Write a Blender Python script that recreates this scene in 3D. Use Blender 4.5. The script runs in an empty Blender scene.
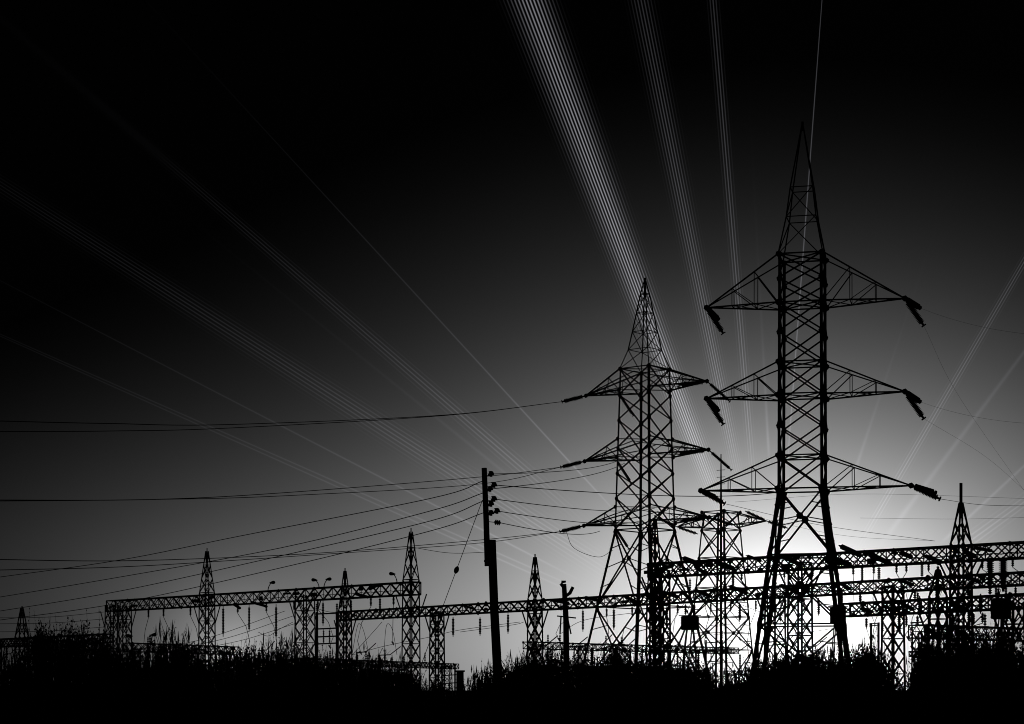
import bpy, math, random
from mathutils import Vector, Matrix

scene = bpy.context.scene
COL = scene.collection
R = math.radians
rng = random.Random(11)

# ------------------------------------------------------------------ camera
F = 2000.0            # focal length in pixels of a 1024 wide frame
CX, HY = 512.0, 690.0  # optical axis column and horizon row
EYE = 1.7
cam_d = bpy.data.cameras.new('camera')
cam = bpy.data.objects.new('camera', cam_d)
COL.objects.link(cam)
cam.location = (0, 0, EYE)
cam.rotation_euler = (R(90), 0, 0)
cam_d.sensor_width = 36
cam_d.lens = F / 1024 * 36
cam_d.shift_y = (HY - 362) / 1024
cam_d.clip_start = 0.5
cam_d.clip_end = 20000
scene.camera = cam

# ------------------------------------------------------------------ exposure
vs = scene.view_settings
vs.view_transform = 'Standard'
vs.look = 'None'
vs.exposure = 0
vs.gamma = 1
vs.use_curve_mapping = False

# ------------------------------------------------------------------ sky
SUN_EL, SUN_AZ = 2.4, 8.2      # low sun behind the towers, a little right of straight ahead
world = bpy.data.worlds.new('World')
scene.world = world
world.use_nodes = True
NT = world.node_tree
NT.nodes.clear()


def nd(kind, **kw):
    n = NT.nodes.new(kind)
    for k, v in kw.items():
        setattr(n, k, v)
    return n


def put(sock, v):
    if isinstance(v, bpy.types.NodeSocket):
        NT.links.new(v, sock)
    else:
        sock.default_value = v


def M(op, a, b=None, c=None, clamp=False):
    n = nd('ShaderNodeMath', operation=op)
    n.use_clamp = clamp
    put(n.inputs[0], a)
    if b is not None:
        put(n.inputs[1], b)
    if c is not None:
        put(n.inputs[2], c)
    return n.outputs[0]


def smooth(v, a, b):
    n = nd('ShaderNodeMapRange', interpolation_type='SMOOTHSTEP')
    put(n.inputs[0], v)
    put(n.inputs[1], a)
    put(n.inputs[2], b)
    return n.outputs[0]


tc = nd('ShaderNodeTexCoord')
sep = nd('ShaderNodeSeparateXYZ')
NT.links.new(tc.outputs['Generated'], sep.inputs[0])
dx, dy, dz = sep.outputs
fy = M('MAXIMUM', dy, 0.02)
# great-circle chart of the western sky, in thousandths of the tangent plane (0,0 = due west on the horizon)
U = M('MULTIPLY_ADD', M('DIVIDE', dx, fy), F, CX)
V = M('MULTIPLY_ADD', M('DIVIDE', dz, fy), -F, HY)
west = smooth(dy, 0.02, 0.35)


def ellip(cx, cy, a, b, amp, p=1.0):
    """amp * exp(-(elliptic distance)^p)"""
    ex = M('DIVIDE', M('SUBTRACT', U, cx), a)
    ey = M('DIVIDE', M('SUBTRACT', V, cy), b)
    r = M('SQRT', M('ADD', M('MULTIPLY', ex, ex), M('MULTIPLY', ey, ey)))
    if p != 1.0:
        r = M('POWER', r, p)
    return M('MULTIPLY', M('EXPONENT', M('MULTIPLY', r, -1.0)), amp)


def gradient():
    total = ellip(795, 622, 128, 90, 1.75, 1.08)
    total = M('ADD', total, ellip(640, 645, 290, 118, 0.29, 1.5))
    total = M('ADD', total, ellip(250, 640, 240, 118, 0.055, 1.5))
    total = M('ADD', total, ellip(236, 650, 52, 40, 0.24, 1.4))
    total = M('ADD', total, ellip(800, 600, 260, 230, 0.04, 2.0))
    return total


# crepuscular rays: (near point, far point, half width near / far, lines across, strength near / far)
RAYS = [
    ((716, 500), (530, 0), 11, 19.5, 11, 0.52, 0.23),
    ((738, 478), (641, 0), 8, 13, 8, 0.27, 0.025),
    ((753, 478), (713, 0), 5, 6, 4, 0.18, 0.026),
    ((787, 470), (822, 0), 1.0, 0.5, 0, 0.13, 0.038),
    ((862, 540), (1024, 262), 6, 5, 4, 0.14, 0.045),
    ((884, 540), (1024, 352), 4, 2.4, 0, 0.07, 0.016),
    ((942, 542), (1024, 466), 2.5, 2, 0, 0.08, 0.035),
    ((966, 544), (1024, 502), 11, 10, 5, 0.11, 0.05),
    ((852, 480), (880, 396), 2.5, 2, 0, 0.07, 0.012),
    ((769, 458), (762, 330), 2, 2, 0, 0.10, 0.008),
    ((600, 565), (0, 185), 16, 12, 8, 0.14, 0.0036),
    ((566, 506), (80, 87), 10, 6, 5, 0.12, 0.002),
    ((566, 583), (0, 334), 1.3, 0.7, 0, 0.10, 0.0025),
    ((566, 589), (0, 336), 1.3, 0.7, 0, 0.10, 0.0025),
    ((560, 570), (90, 327), 1.5, 0.8, 0, 0.13, 0.003),
    ((612, 508), (285, 152), 1.3, 0.7, 0, 0.14, 0.003),
    ((520, 485), (330, 332), 2.4, 1.8, 0, 0.03, 0.0015),
]


def ray(p0, p1, w0, w1, n, a0, a1):
    x0, y0 = p0
    ex, ey = p1[0] - x0, p1[1] - y0
    L = math.hypot(ex, ey)
    ex, ey = ex / L, ey / L
    # t = distance along / L ; d = distance across
    t = M('MULTIPLY_ADD', U, ex / L, M('MULTIPLY_ADD', V, ey / L, -(x0 * ex + y0 * ey) / L))
    d = M('MULTIPLY_ADD', U, -ey, M('MULTIPLY_ADD', V, ex, x0 * ey - y0 * ex))
    w = M('MAXIMUM', M('MULTIPLY_ADD', t, w1 - w0, w0), 0.35)
    q = M('DIVIDE', d, w)
    env = M('EXPONENT', M('MULTIPLY', M('MULTIPLY', q, q), -2.2))
    if n:
        c = M('COSINE', M('MULTIPLY', q, math.pi * n))
        c = M('MULTIPLY_ADD', c, 0.47, 0.50)
        env = M('MULTIPLY', env, M('MULTIPLY', c, M('MULTIPLY', c, c)))
    amp = M('POWER', a1 / a0, t)
    fade = smooth(t, -0.06, 0.16)
    return M('MULTIPLY', M('MULTIPLY', env, amp), M('MULTIPLY', fade, a0))


lum = M('MAXIMUM', M('SUBTRACT', gradient(), 0.0014), 0.0)
beam_sum = None
for r_ in RAYS:
    v = ray(*r_)
    beam_sum = v if beam_sum is None else M('ADD', beam_sum, v)
lum = M('ADD', lum, beam_sum)
lum = M('MULTIPLY', lum, west)
lum = M('MULTIPLY', lum, smooth(dz, -0.03, -0.005))
sky_col = nd('ShaderNodeCombineColor')
put(sky_col.inputs[0], lum)
put(sky_col.inputs[1], lum)
put(sky_col.inputs[2], M('MULTIPLY_ADD', beam_sum, 0.10, lum))
bg_glow = nd('ShaderNodeBackground')
NT.links.new(sky_col.outputs[0], bg_glow.inputs[0])
bg_glow.inputs[1].default_value = 1.0

nish = nd('ShaderNodeTexSky', sky_type='NISHITA')
nish.sun_disc = False
nish.sun_elevation = R(SUN_EL)
nish.sun_rotation = R(SUN_AZ)
bw = nd('ShaderNodeRGBToBW')
NT.links.new(nish.outputs[0], bw.inputs[0])
bg_n = nd('ShaderNodeBackground')
NT.links.new(bw.outputs[0], bg_n.inputs[0])
bg_n.inputs[1].default_value = 0.00012
add = nd('ShaderNodeAddShader')
NT.links.new(bg_glow.outputs[0], add.inputs[0])
NT.links.new(bg_n.outputs[0], add.inputs[1])
wo = nd('ShaderNodeOutputWorld')
NT.links.new(add.outputs[0], wo.inputs[0])

# ------------------------------------------------------------------ sun
sd = bpy.data.lights.new('sun', 'SUN')
sd.energy = 0.25
sd.angle = R(0.5)
sd.color = (1.0, 1.0, 1.0)
sun = bpy.data.objects.new('sun', sd)
COL.objects.link(sun)
to_sun = Vector((math.sin(R(SUN_AZ)) * math.cos(R(SUN_EL)), math.cos(R(SUN_AZ)) * math.cos(R(SUN_EL)), math.sin(R(SUN_EL))))
sun.rotation_euler = to_sun.to_track_quat('Z', 'Y').to_euler()
sun.location = (20, 150, 80)


# ------------------------------------------------------------------ materials
def mat(name, c0, c1, scale=4.0, rough=0.8, metal=0.0):
    m = bpy.data.materials.new(name)
    m.use_nodes = True
    t = m.node_tree
    b = t.nodes['Principled BSDF']
    b.inputs['Roughness'].default_value = rough
    b.inputs['Metallic'].default_value = metal
    b.inputs['Specular IOR Level'].default_value = 0.15
    tcn = t.nodes.new('ShaderNodeTexCoord')
    no = t.nodes.new('ShaderNodeTexNoise')
    no.inputs['Scale'].default_value = scale
    no.inputs['Detail'].default_value = 5
    cr = t.nodes.new('ShaderNodeValToRGB')
    cr.color_ramp.elements[0].position = 0.3
    cr.color_ramp.elements[1].position = 0.7
    cr.color_ramp.elements[0].color = (c0, c0, c0, 1)
    cr.color_ramp.elements[1].color = (c1, c1, c1, 1)
    t.links.new(tcn.outputs['Object'], no.inputs['Vector'])
    t.links.new(no.outputs[0], cr.inputs[0])
    t.links.new(cr.outputs[0], b.inputs['Base Color'])
    return m


STEEL = mat('weathered_steel', 0.03, 0.06, 3.0, 0.85)
CABLE = mat('dark_cable', 0.015, 0.03, 6.0, 0.9)
GLAZE = mat('brown_porcelain', 0.02, 0.04, 5.0, 0.7)
WOOD = mat('tarred_wood', 0.02, 0.045, 7.0, 0.9)
LEAF = mat('dark_leaves', 0.02, 0.05, 2.0, 0.9)
STEM = mat('dark_bark', 0.02, 0.04, 9.0, 0.95)
REED = mat('dry_reed', 0.03, 0.06, 2.0, 0.9)
SOIL = mat('dark_soil', 0.015, 0.04, 0.6, 1.0)
SOIL.node_tree.nodes['Principled BSDF'].inputs['Specular IOR Level'].default_value = 0.0
CONC = mat('grey_concrete', 0.08, 0.14, 2.0, 0.9)


# ------------------------------------------------------------------ mesh builder
class MB:
    def __init__(self):
        self.v, self.f = [], []

    def ring_pts(self, c, ax, r, n, roll=0.0):
        ax = ax.normalized()
        up = Vector((0, 0, 1)) if abs(ax.z) < 0.95 else Vector((0, 1, 0))
        a = ax.cross(up).normalized()
        b = ax.cross(a).normalized()
        return [c + a * (r * math.cos(roll + 2 * math.pi * k / n)) + b * (r * math.sin(roll + 2 * math.pi * k / n)) for k in range(n)]

    def bar(self, p, q, r, n=4, r2=None):
        p, q = Vector(p), Vector(q)
        if (q - p).length < 1e-5:
            return
        r2 = r if r2 is None else r2
        i = len(self.v)
        self.v += self.ring_pts(p, q - p, r, n, math.pi / 4)
        self.v += self.ring_pts(q, q - p, r2, n, math.pi / 4)
        for k in range(n):
            j = (k + 1) % n
            self.f.append((i + k, i + j, i + n + j, i + n + k))
        self.f.append(tuple(range(i + n - 1, i - 1, -1)))
        self.f.append(tuple(range(i + n, i + 2 * n)))

    def angle(self, p, q, w, out):
        """an L section steel angle from p to q, its corner turned to 'out'"""
        p, q, out = Vector(p), Vector(q), Vector(out)
        ax = (q - p).normalized()
        out = (out - ax * out.dot(ax)).normalized()
        side = ax.cross(out)
        e1 = (-out + side).normalized()
        e2 = (-out - side).normalized()
        t = w * 0.14
        prof = [Vector((0, 0)), Vector((w, 0)), Vector((w, t)), Vector((t, t)), Vector((t, w)), Vector((0, w))]
        i = len(self.v)
        for c in (p, q):
            for a in prof:
                self.v.append(c + e1 * a.x + e2 * a.y)
        for k in range(6):
            j = (k + 1) % 6
            self.f.append((i + k, i + j, i + 6 + j, i + 6 + k))
        self.f.append((i, i + 1, i + 2, i + 3)); self.f.append((i, i + 3, i + 4, i + 5))
        self.f.append((i + 6, i + 9, i + 8, i + 7)); self.f.append((i + 6, i + 11, i + 10, i + 9))

    def path(self, pts, r, n=5):
        pts = [Vector(p) for p in pts]
        i = len(self.v)
        for k, p in enumerate(pts):
            a = pts[min(k + 1, len(pts) - 1)] - pts[max(k - 1, 0)]
            rr = r[k] if isinstance(r, (list, tuple)) else r
            self.v += self.ring_pts(p, a, rr, n)
        for s in range(len(pts) - 1):
            o = i + s * n
            for k in range(n):
                j = (k + 1) % n
                self.f.append((o + k, o + j, o + n + j, o + n + k))
        self.f.append(tuple(range(i + n - 1, i - 1, -1)))
        o = i + (len(pts) - 1) * n
        self.f.append(tuple(range(o, o + n)))

    def box(self, c, s, rz=0.0):
        c = Vector(c)
        i = len(self.v)
        cs, sn = math.cos(rz), math.sin(rz)
        for z in (-1, 1):
            for x, y in ((-1, -1), (1, -1), (1, 1), (-1, 1)):
                px, py = x * s[0] / 2, y * s[1] / 2
                self.v.append(c + Vector((px * cs - py * sn, px * sn + py * cs, z * s[2] / 2)))
        for q in ((3, 2, 1, 0), (4, 5, 6, 7), (0, 1, 5, 4), (1, 2, 6, 5), (2, 3, 7, 6), (3, 0, 4, 7)):
            self.f.append(tuple(i + k for k in q))

    def plate(self, c, n, r, t=0.03, k=6):
        n = Vector(n).normalized()
        c = Vector(c)
        self.bar(c - n * t / 2, c + n * t / 2, r, k)

    def discs(self, p, q, r, core=None, step=0.17, n=8):
        """a string of insulator sheds from p to q"""
        p, q = Vector(p), Vector(q)
        L = (q - p).length
        m = max(3, int(L / step))
        pts, rad = [], []
        core = core or r * 0.5
        ends = 0.10
        for k in range(m):
            for f, rr in ((0.0, core), (0.35, r * 0.95), (0.65, r), (0.80, core)):
                pts.append(p.lerp(q, ends + (1 - 2 * ends) * (k + f) / m))
                rad.append(rr)
        pts = [p] + [p.lerp(q, ends * 0.9)] + pts + [p.lerp(q, 1 - ends * 0.9)] + [q]
        rad = [core * 0.5, core * 0.6] + rad + [core * 0.6, core * 0.5]
        self.path(pts, rad, n)

    def build(self, name, material, parent=None, loc=None):
        me = bpy.data.meshes.new(name)
        o = bpy.data.objects.new(name, me)
        vv = self.v
        if loc is not None:
            loc = Vector(loc)
            vv = [x - loc for x in vv]
            o.location = loc
        me.from_pydata([tuple(x) for x in vv], [], self.f)
        me.materials.append(material)
        me.update()
        COL.objects.link(o)
        if parent is not None:
            o.parent = parent
        return o


def tag(o, label=None, cat=None, group=None, kind=None):
    if label: o['label'] = label
    if cat: o['category'] = cat
    if group: o['group'] = group
    if kind: o['kind'] = kind
    return o


def empty(name, loc, rz=0.0):
    o = bpy.data.objects.new(name, None)
    o.empty_display_size = 0.5
    COL.objects.link(o)
    o.location = loc
    o.rotation_euler = (0, 0, rz)
    return o


def copy_tree(o, parent=None):
    c = o.copy()
    COL.objects.link(c)
    if parent is not None:
        c.parent = parent
    for ch in list(o.children):
        copy_tree(ch, c)
    return c


def at(px, py, d):
    return Vector(((px - CX) / F * d, d, EYE + (HY - py) / F * d))


def height(py, d):
    return EYE + (HY - py) / F * d


# ------------------------------------------------------------------ ground
g = MB()
NX = 60
xs = [-3000, -1500, -700] + [-400 + 800 * k / NX for k in range(NX + 1)] + [700, 1500, 3000]
ys = [-300, -100] + [8 * k for k in range(0, 45)] + [420, 600, 1000, 2000, 4500, 9000]
for y in ys:
    for x in xs:
        near = max(0.0, 1 - math.hypot(x, y - 160) / 320)
        z = near * (0.16 * math.sin(x * 0.21 + y * 0.07) * math.cos(y * 0.16 - x * 0.05) + 0.05 * math.sin(x * 0.9) * math.sin(y * 0.8)) - 0.1 * near
        g.v.append(Vector((x, y, z)))
n = len(xs)
for j in range(len(ys) - 1):
    for i in range(n - 1):
        a = j * n + i
        g.f.append((a, a + 1, a + n + 1, a + n))
tag(g.build('ground', SOIL), kind='structure')


# ------------------------------------------------------------------ pylons
def level_corners(z, w):
    return [Vector((sx * w, sy * w, z)) for sx, sy in ((-1, -1), (1, -1), (1, 1), (-1, 1))]


def lattice_faces(b, z0, w0, z1, w1, r, rng_horizontal=True, redundant=False):
    A, B = level_corners(z0, w0), level_corners(z1, w1)
    for k in range(4):
        j = (k + 1) % 4
        b.bar(A[k], B[j], r)
        b.bar(A[j], B[k], r)
        if rng_horizontal:
            b.bar(B[k], B[j], r * 0.9)
        # gusset plates at the nodes
        nrm = (A[j] - A[k]).cross(Vector((0, 0, 1)))
        for P in (B[k], B[j]):
            q = P.lerp((A[k] + A[j] + B[k] + B[j]) / 4, 0.06)
            b.plate(q, nrm, r * 3.0, 0.03)
        if redundant:
            m = (A[k] + B[j]) / 2 if abs(w0 - w1) < 0.05 else None
            t = w0 / (w0 + w1)
            X = A[k].lerp(B[j], t)
            for P, Q in ((A[k], B[k]), (A[j], B[j])):
                for f in (0.25, 0.5, 0.75):
                    E = P.lerp(Q, f)
                    D = P.lerp(X, min(1, f * 2)) if f <= 0.5 else X.lerp(Q, (f - 0.5) * 2)
                    b.bar(E, D, r * 0.6)
            b.plate(X, nrm, r * 3.2, 0.03)


ARMS = [(32.2, 28.2 + 0.0, 8.05), (24.6, 21.9, 7.95), (17.0, 14.2, 8.4)]
BODY_W = 1.93


def make_pylon(loc, rz, label, S, slack):
    """double circuit lattice tension pylon; S maps parts: splay half width etc."""
    root = empty('lattice_pylon', loc, rz)
    tag(root, label, 'pylon', 'high voltage lattice pylons')
    top = S['top']
    zs = S['waist']           # where the legs start to splay
    arms = S['arms']          # (z bottom chord, z root top, tip half span)
    peak0 = arms[0][1]
    prof = [(0.0, S['base']), (zs, S['waist_w']), (peak0, S['top_w'])] + S['peak'] + [(top, 0.06)]

    def wid(z):
        for (a, wa), (c, wc) in zip(prof, prof[1:]):
            if a <= z <= c:
                return wa + (wc - wa) * (z - a) / (c - a)
        return 0.06
    # legs
    for k in range(4):
        b = MB()
        sx, sy = ((-1, -1), (1, -1), (1, 1), (-1, 1))[k]
        for (a, wa), (c, wc) in zip(prof[:3], prof[1:3]):
            b.angle((sx * wa, sy * wa, a), (sx * wc, sy * wc, c), S['leg'] * (1.45 if a == 0 else 1.0), (sx, sy, 0))
        b.box((sx * S['base'], sy * S['base'], 0.05), (0.9, 0.9, 0.5))
        b.build('leg', STEEL, root)
    # body bracing
    b = MB()
    lows = S['low_panels']
    for z0, z1 in zip(lows, lows[1:]):
        lattice_faces(b, z0, wid(z0), z1, wid(z1), S['brace'] * 1.15, True, True)
    for z0, z1 in zip(S['panels'], S['panels'][1:]):
        lattice_faces(b, z0, wid(z0), z1, wid(z1), S['brace'], z1 in S['rings'])
    # ladder bolts and a small inner stay ring
    for z in S['rings']:
        c = level_corners(z, wid(z))
        b.bar(c[0], c[2], S['brace'] * 0.8); b.bar(c[1], c[3], S['brace'] * 0.8)
    b.build('body_bracing', STEEL, root)
    # peak
    b = MB()
    pk = [(peak0, wid(peak0))] + S['peak'] + [(top, 0.06)]
    for (z0, w0), (z1, w1) in zip(pk, pk[1:]):
        A, B = level_corners(z0, w0), level_corners(z1, w1)
        for k in range(4):
            j = (k + 1) % 4
            b.bar(A[k], B[k], 0.072)
            if w1 > 0.1:
                b.bar(B[k], B[j], 0.05)
                if k % 2 == 0 or S.get('dense'):
                    b.bar(A[k], B[j], 0.05)
                else:
                    b.bar(A[j], B[k], 0.05)
    b.bar((0, 0, top - 0.4), (0, 0, top + 0.35), 0.11, 6)
    b.build('peak', STEEL, root)
    ends = []
    for zb, zt, tip in arms:
        for s in (-1, 1):
            b = MB()
            wb, wt = wid(zb), wid(zt)
            T = Vector((s * tip * (S.get('left', 1.0) if s < 0 else 1.0), 0, zb + 0.15))
            for sy in (-1, 1):
                rb = Vector((s * wb, sy * wb, zb))
                rt = Vector((s * wt, sy * wt, zt))
                b.bar(rb, T, S.get('arm', 0.085)); b.bar(rt, T, S.get('arm', 0.085) * 0.9)
                # hangers and diagonals of the side panel
                prevb, prevt = rb, rt
                for q, f in enumerate((0.33, 0.64)):
                    pb, pt = rb.lerp(T, f), rt.lerp(T, f)
                    b.bar(pb, pt, 0.045)
                    if q == 0:
                        b.bar(prevb, pt, 0.055)
                    else:
                        b.bar(prevb, pt, 0.045)
                    prevb, prevt = pb, pt
                b.plate(rb, (0, 1, 0), 0.28, 0.04); b.plate(rt, (0, 1, 0), 0.24, 0.04)
            if S.get('dense'):
                for sy in (-1, 1):
                    wm = wid((zb + zt) / 2)
                    rm = Vector((s * wm, sy * wm, zb * 0.45 + zt * 0.55))
                    b.bar(rm, T, 0.07)
                    b.bar(rm, Vector((0, sy * wm, zb * 0.2 + zt * 0.8)), 0.06)
                    b.bar(rm.lerp(T, 0.33), Vector((s * wb, sy * wb, zb)).lerp(T, 0.5), 0.05)
            for f0, f1 in ((0, 0.33), (0.33, 0.64), (0.64, 0.9)):
                a0 = Vector((s * wb, -wb, zb)).lerp(T, f0); a1 = Vector((s * wb, wb, zb)).lerp(T, f1)
                c0 = Vector((s * wb, wb, zb)).lerp(T, f0); c1 = Vector((s * wb, -wb, zb)).lerp(T, f1)
                b.bar(a0, a1, 0.045); b.bar(c0, c1, 0.045); b.bar(a1, c1, 0.045)
            b.plate(T, (0, 1, 0), 0.26, 0.12)
            arm = b.build('cross_arm', STEEL, root)
            for off, rad, *at_root in S['strings'][(s, zb)]:
                b = MB()
                T0 = Vector((s * wb * 1.05, s * wb * 1.05, zb - 0.2)) if at_root else T
                E = T0 + Vector(off)
                b.discs(T0 + Vector(off) * 0.06, E, rad, rad * 0.62, 0.16, 9)
                b.plate(E, Vector(off), rad * 0.8, 0.1)
                b.build('insulator_string', GLAZE, arm)
                ends.append((s, zb, E.copy()))
    M_ = Matrix.Translation(Vector(loc)) @ Matrix.Rotation(rz, 4, 'Z')
    return root, [(s, z, M_ @ e) for s, z, e in ends]


D1 = 167.0
c1 = at(802.5, HY, D1); c1.z = 0
h1 = lambda py: height(py, D1)
arms1 = [(h1(305), h1(257), 8.4), (h1(397), h1(364), 8.4), (h1(490), h1(457), 8.9)]
st1 = {}
for i, (zb, _, _) in enumerate(arms1):
    if i < 2:
        st1[(-1, zb)] = [((1.35, 0.5, -2.15), 0.27), ((1.1, -0.8, -1.15), 0.25)]
        st1[(1, zb)] = [((1.5, 0.6, -2.2), 0.27), ((1.25, -0.9, -1.0), 0.26)]
    else:
        st1[(-1, zb)] = [((1.95, 0.5, -1.1), 0.27), ((1.4, -0.8, -0.7), 0.25)]
        st1[(1, zb)] = [((2.3, 0.6, -1.1), 0.27), ((2.0, -0.9, -0.75), 0.28)]
S1 = dict(top=h1(126), waist=h1(490), arms=arms1, base=4.25, waist_w=1.88, top_w=1.82, left=0.96, leg=0.24, brace=0.088,
          peak=[(h1(219), 1.22), (h1(189), 0.92)],
          low_panels=[0.6, h1(625), h1(556), h1(490)],
          panels=[h1(y) for y in (490, 457, 427, 396, 364, 334, 305, 281, 257)],
          rings=[h1(y) for y in (457, 396, 364, 305, 257)], strings=st1)
p1, ends1 = make_pylon(c1, R(-14), 'largest lattice pylon in front, nearly face on, tallest at the right', S1, 1)

D2 = 222.0
c2 = at(645, HY, D2); c2.z = 0
h2 = lambda py: height(py, D2)
arms2 = [(h2(390), h2(369), 8.3), (h2(457), h2(439), 8.5), (h2(523), h2(507), 8.6)]
st2 = {}
for i, (zb, _, _) in enumerate(arms2):
    st2[(-1, zb)] = [((-2.2, -1.6, -0.65), 0.27), ((1.35, 1.1, -2.7), 0.2, True)]
    st2[(1, zb)] = [((1.9, 1.6, -2.2 if i < 2 else -0.8), 0.2), ((-2.6, -1.6, -0.35), 0.3)]
S2 = dict(top=h2(281), waist=h2(530), arms=arms2, base=5.75, waist_w=2.42, top_w=2.0, leg=0.21, brace=0.085, arm=0.11, dense=True,
          peak=[(h2(350), 1.33), (h2(332), 1.0), (h2(313), 0.67), (h2(294), 0.36)],
          low_panels=[0.6, h2(607), h2(530)],
          panels=[h2(y) for y in (530, 498, 473, 448, 420, 395, 369)],
          rings=[h2(y) for y in (523, 507, 457, 439, 390, 369)] , strings=st2)
p2, ends2 = make_pylon(c2, R(-40), 'middle lattice pylon seen corner on, with long insulators pointing left', S2, 1)


# small terminal tower with a thin mast
def make_mast_tower():
    d = 190.0
    hh = lambda py: height(py, d)
    c = at(721, HY, d); c.z = 0
    root = empty('mast_tower', c, R(-42))
    tag(root, 'short lattice tower topped by a thin mast, between the two big pylons', 'tower')
    prof = [(0.0, 2.55), (hh(530), 1.35), (hh(512), 1.15)]
    for k in range(4):
        sx, sy = ((-1, -1), (1, -1), (1, 1), (-1, 1))[k]
        b = MB()
        for (a, wa), (e, we) in zip(prof, prof[1:]):
            b.angle((sx * wa, sy * wa, a), (sx * we, sy * we, e), 0.15, (sx, sy, 0))
        b.build('leg', STEEL, root)
    b = MB()
    zz = [0.4, hh(650), hh(617), hh(588), hh(558), hh(530), hh(512)]
    for i, (a, e) in enumerate(zip(zz, zz[1:])):
        wa = 2.55 + (1.35 - 2.55) * min(1, a / hh(530)); we = 2.55 + (1.35 - 2.55) * min(1, e / hh(530))
        lattice_faces(b, a, wa, e, we, 0.065, True, i < 3)
    b.build('body_bracing', STEEL, root)
    b = MB()
    b.bar((0, 0, 0.4), (0, 0, hh(500)), 0.12, 6)
    b.bar((0, 0, hh(500)), (0, 0, hh(454)), 0.10, 6, 0.05)
    for z in (470, 477, 484):
        b.bar((-0.5, 0, hh(z)), (0.4, 0.1, hh(z)), 0.035)
    b.build('mast', STEEL, root)
    for s in (-1, 1):
        b = MB()
        T = Vector((s * 5.2, 0, hh(524)))
        for sy in (-1, 1):
            rb = Vector((s * 1.3, sy * 1.3, hh(527))); rt = Vector((s * 1.2, sy * 1.2, hh(513)))
            b.bar(rb, T, 0.08); b.bar(rt, T, 0.07)
            for f in (0.35, 0.65):
                b.bar(rb.lerp(T, f), rt.lerp(T, f), 0.05)
                b.bar(rb.lerp(T, f - 0.3), rt.lerp(T, f), 0.05)
        for f in (0.2, 0.5, 0.8):
            b.bar(Vector((s * 1.3, -1.3, hh(527))).lerp(T, f), Vector((s * 1.3, 1.3, hh(527))).lerp(T, min(1, f + 0.2)), 0.05)
        arm = b.build('cross_arm', STEEL, root)
        for off in ((1.6, 1.2, -0.7), (-1.3, -1.6, 0.9)):
            b = MB()
            b.discs(T, T + Vector(off), 0.17)
            b.build('insulator_string', GLAZE, arm)


make_mast_tower()


# ------------------------------------------------------------------ gantries
def line_t(A, B, px):
    """parameter along A-B whose point projects on column px"""
    k = (px - CX) / F
    ax, ay, bx, by = A.x, A.y, B.x, B.y
    return (k * ay - ax) / ((bx - ax) - k * (by - ay))


def lattice_column(b, c, h, wb, wt, rz, panel=1.7, leg=0.11, brace=0.06):
    rot = Matrix.Rotation(rz, 3, 'Z')
    n = max(2, int(h / panel))
    def corners(z):
        w = wb + (wt - wb) * z / h
        return [Vector(c) + rot @ v for v in level_corners(z, w)]
    C0, C1 = corners(0), corners(h)
    for k in range(4):
        b.bar(C0[k], C1[k], leg)
    for i in range(n):
        A, B = corners(h * i / n), corners(h * (i + 1) / n)
        for k in range(4):
            j = (k + 1) % 4
            b.bar(A[k], B[j], brace); b.bar(A[j], B[k], brace)
            if i % 2:
                b.bar(B[k], B[j], brace)


def truss(b, A, B, hh, ww, panel=1.7, chord=0.10, brace=0.06, rnd=None):
    """box truss, its top chord on the line A-B"""
    A, B = Vector(A), Vector(B)
    d = (B - A); L = d.length; d.normalize()
    s = Vector((d.y, -d.x, 0)).normalized() * ww / 2
    up = Vector((0, 0, -hh))
    n = max(2, int(L / panel))
    for o in (s, -s):
        b.bar(A + o, B + o, chord); b.bar(A + o + up, B + o + up, chord)
    for i in range(n):
        p, q = A.lerp(B, i / n), A.lerp(B, (i + 1) / n)
        for o in (s, -s):
            b.bar(p + o, q + o + up, brace)
            b.bar(p + o + up, q + o, brace)
            if i % 2 == 0:
                b.bar(p + o, p + o + up, brace)
        b.bar(p + s, q - s, brace); b.bar(p + s + up, q - s + up, brace)
    rr = random.Random(int(abs(A.x * 13 + A.y * 7)))
    for i in range(n):
        p = A.lerp(B, i / n)
        for o in (s, -s):
            if rr.random() < 0.5:
                b.plate(p + o + up * rr.choice((0.06, 0.94)), s, rr.uniform(1.6, 2.8) * chord, 0.03)
        if rr.random() < 0.22:
            b.box(p + s * 1.02 + up * rr.uniform(0.25, 0.75), (rr.uniform(0.3, 0.9) * panel, 0.12, rr.uniform(0.15, 0.4) * hh), math.atan2(d.y, d.x))
    # conduit clipped along the lower chord, sagging a little between its clips
    ps = []
    for i in range(n * 2 + 1):
        ps.append(A.lerp(B, i / (n * 2)) + s * 1.12 + up * 0.62 - Vector((0, 0, (0.10 if i % 2 else 0.0) * hh)))
    b.path(ps, brace * 0.7, 4)
    for o in (A, B):
        b.bar(o + s, o - s, chord); b.bar(o + s + up, o - s + up, chord)
        b.bar(o + s, o + s + up, chord); b.bar(o - s, o - s + up, chord)


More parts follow.
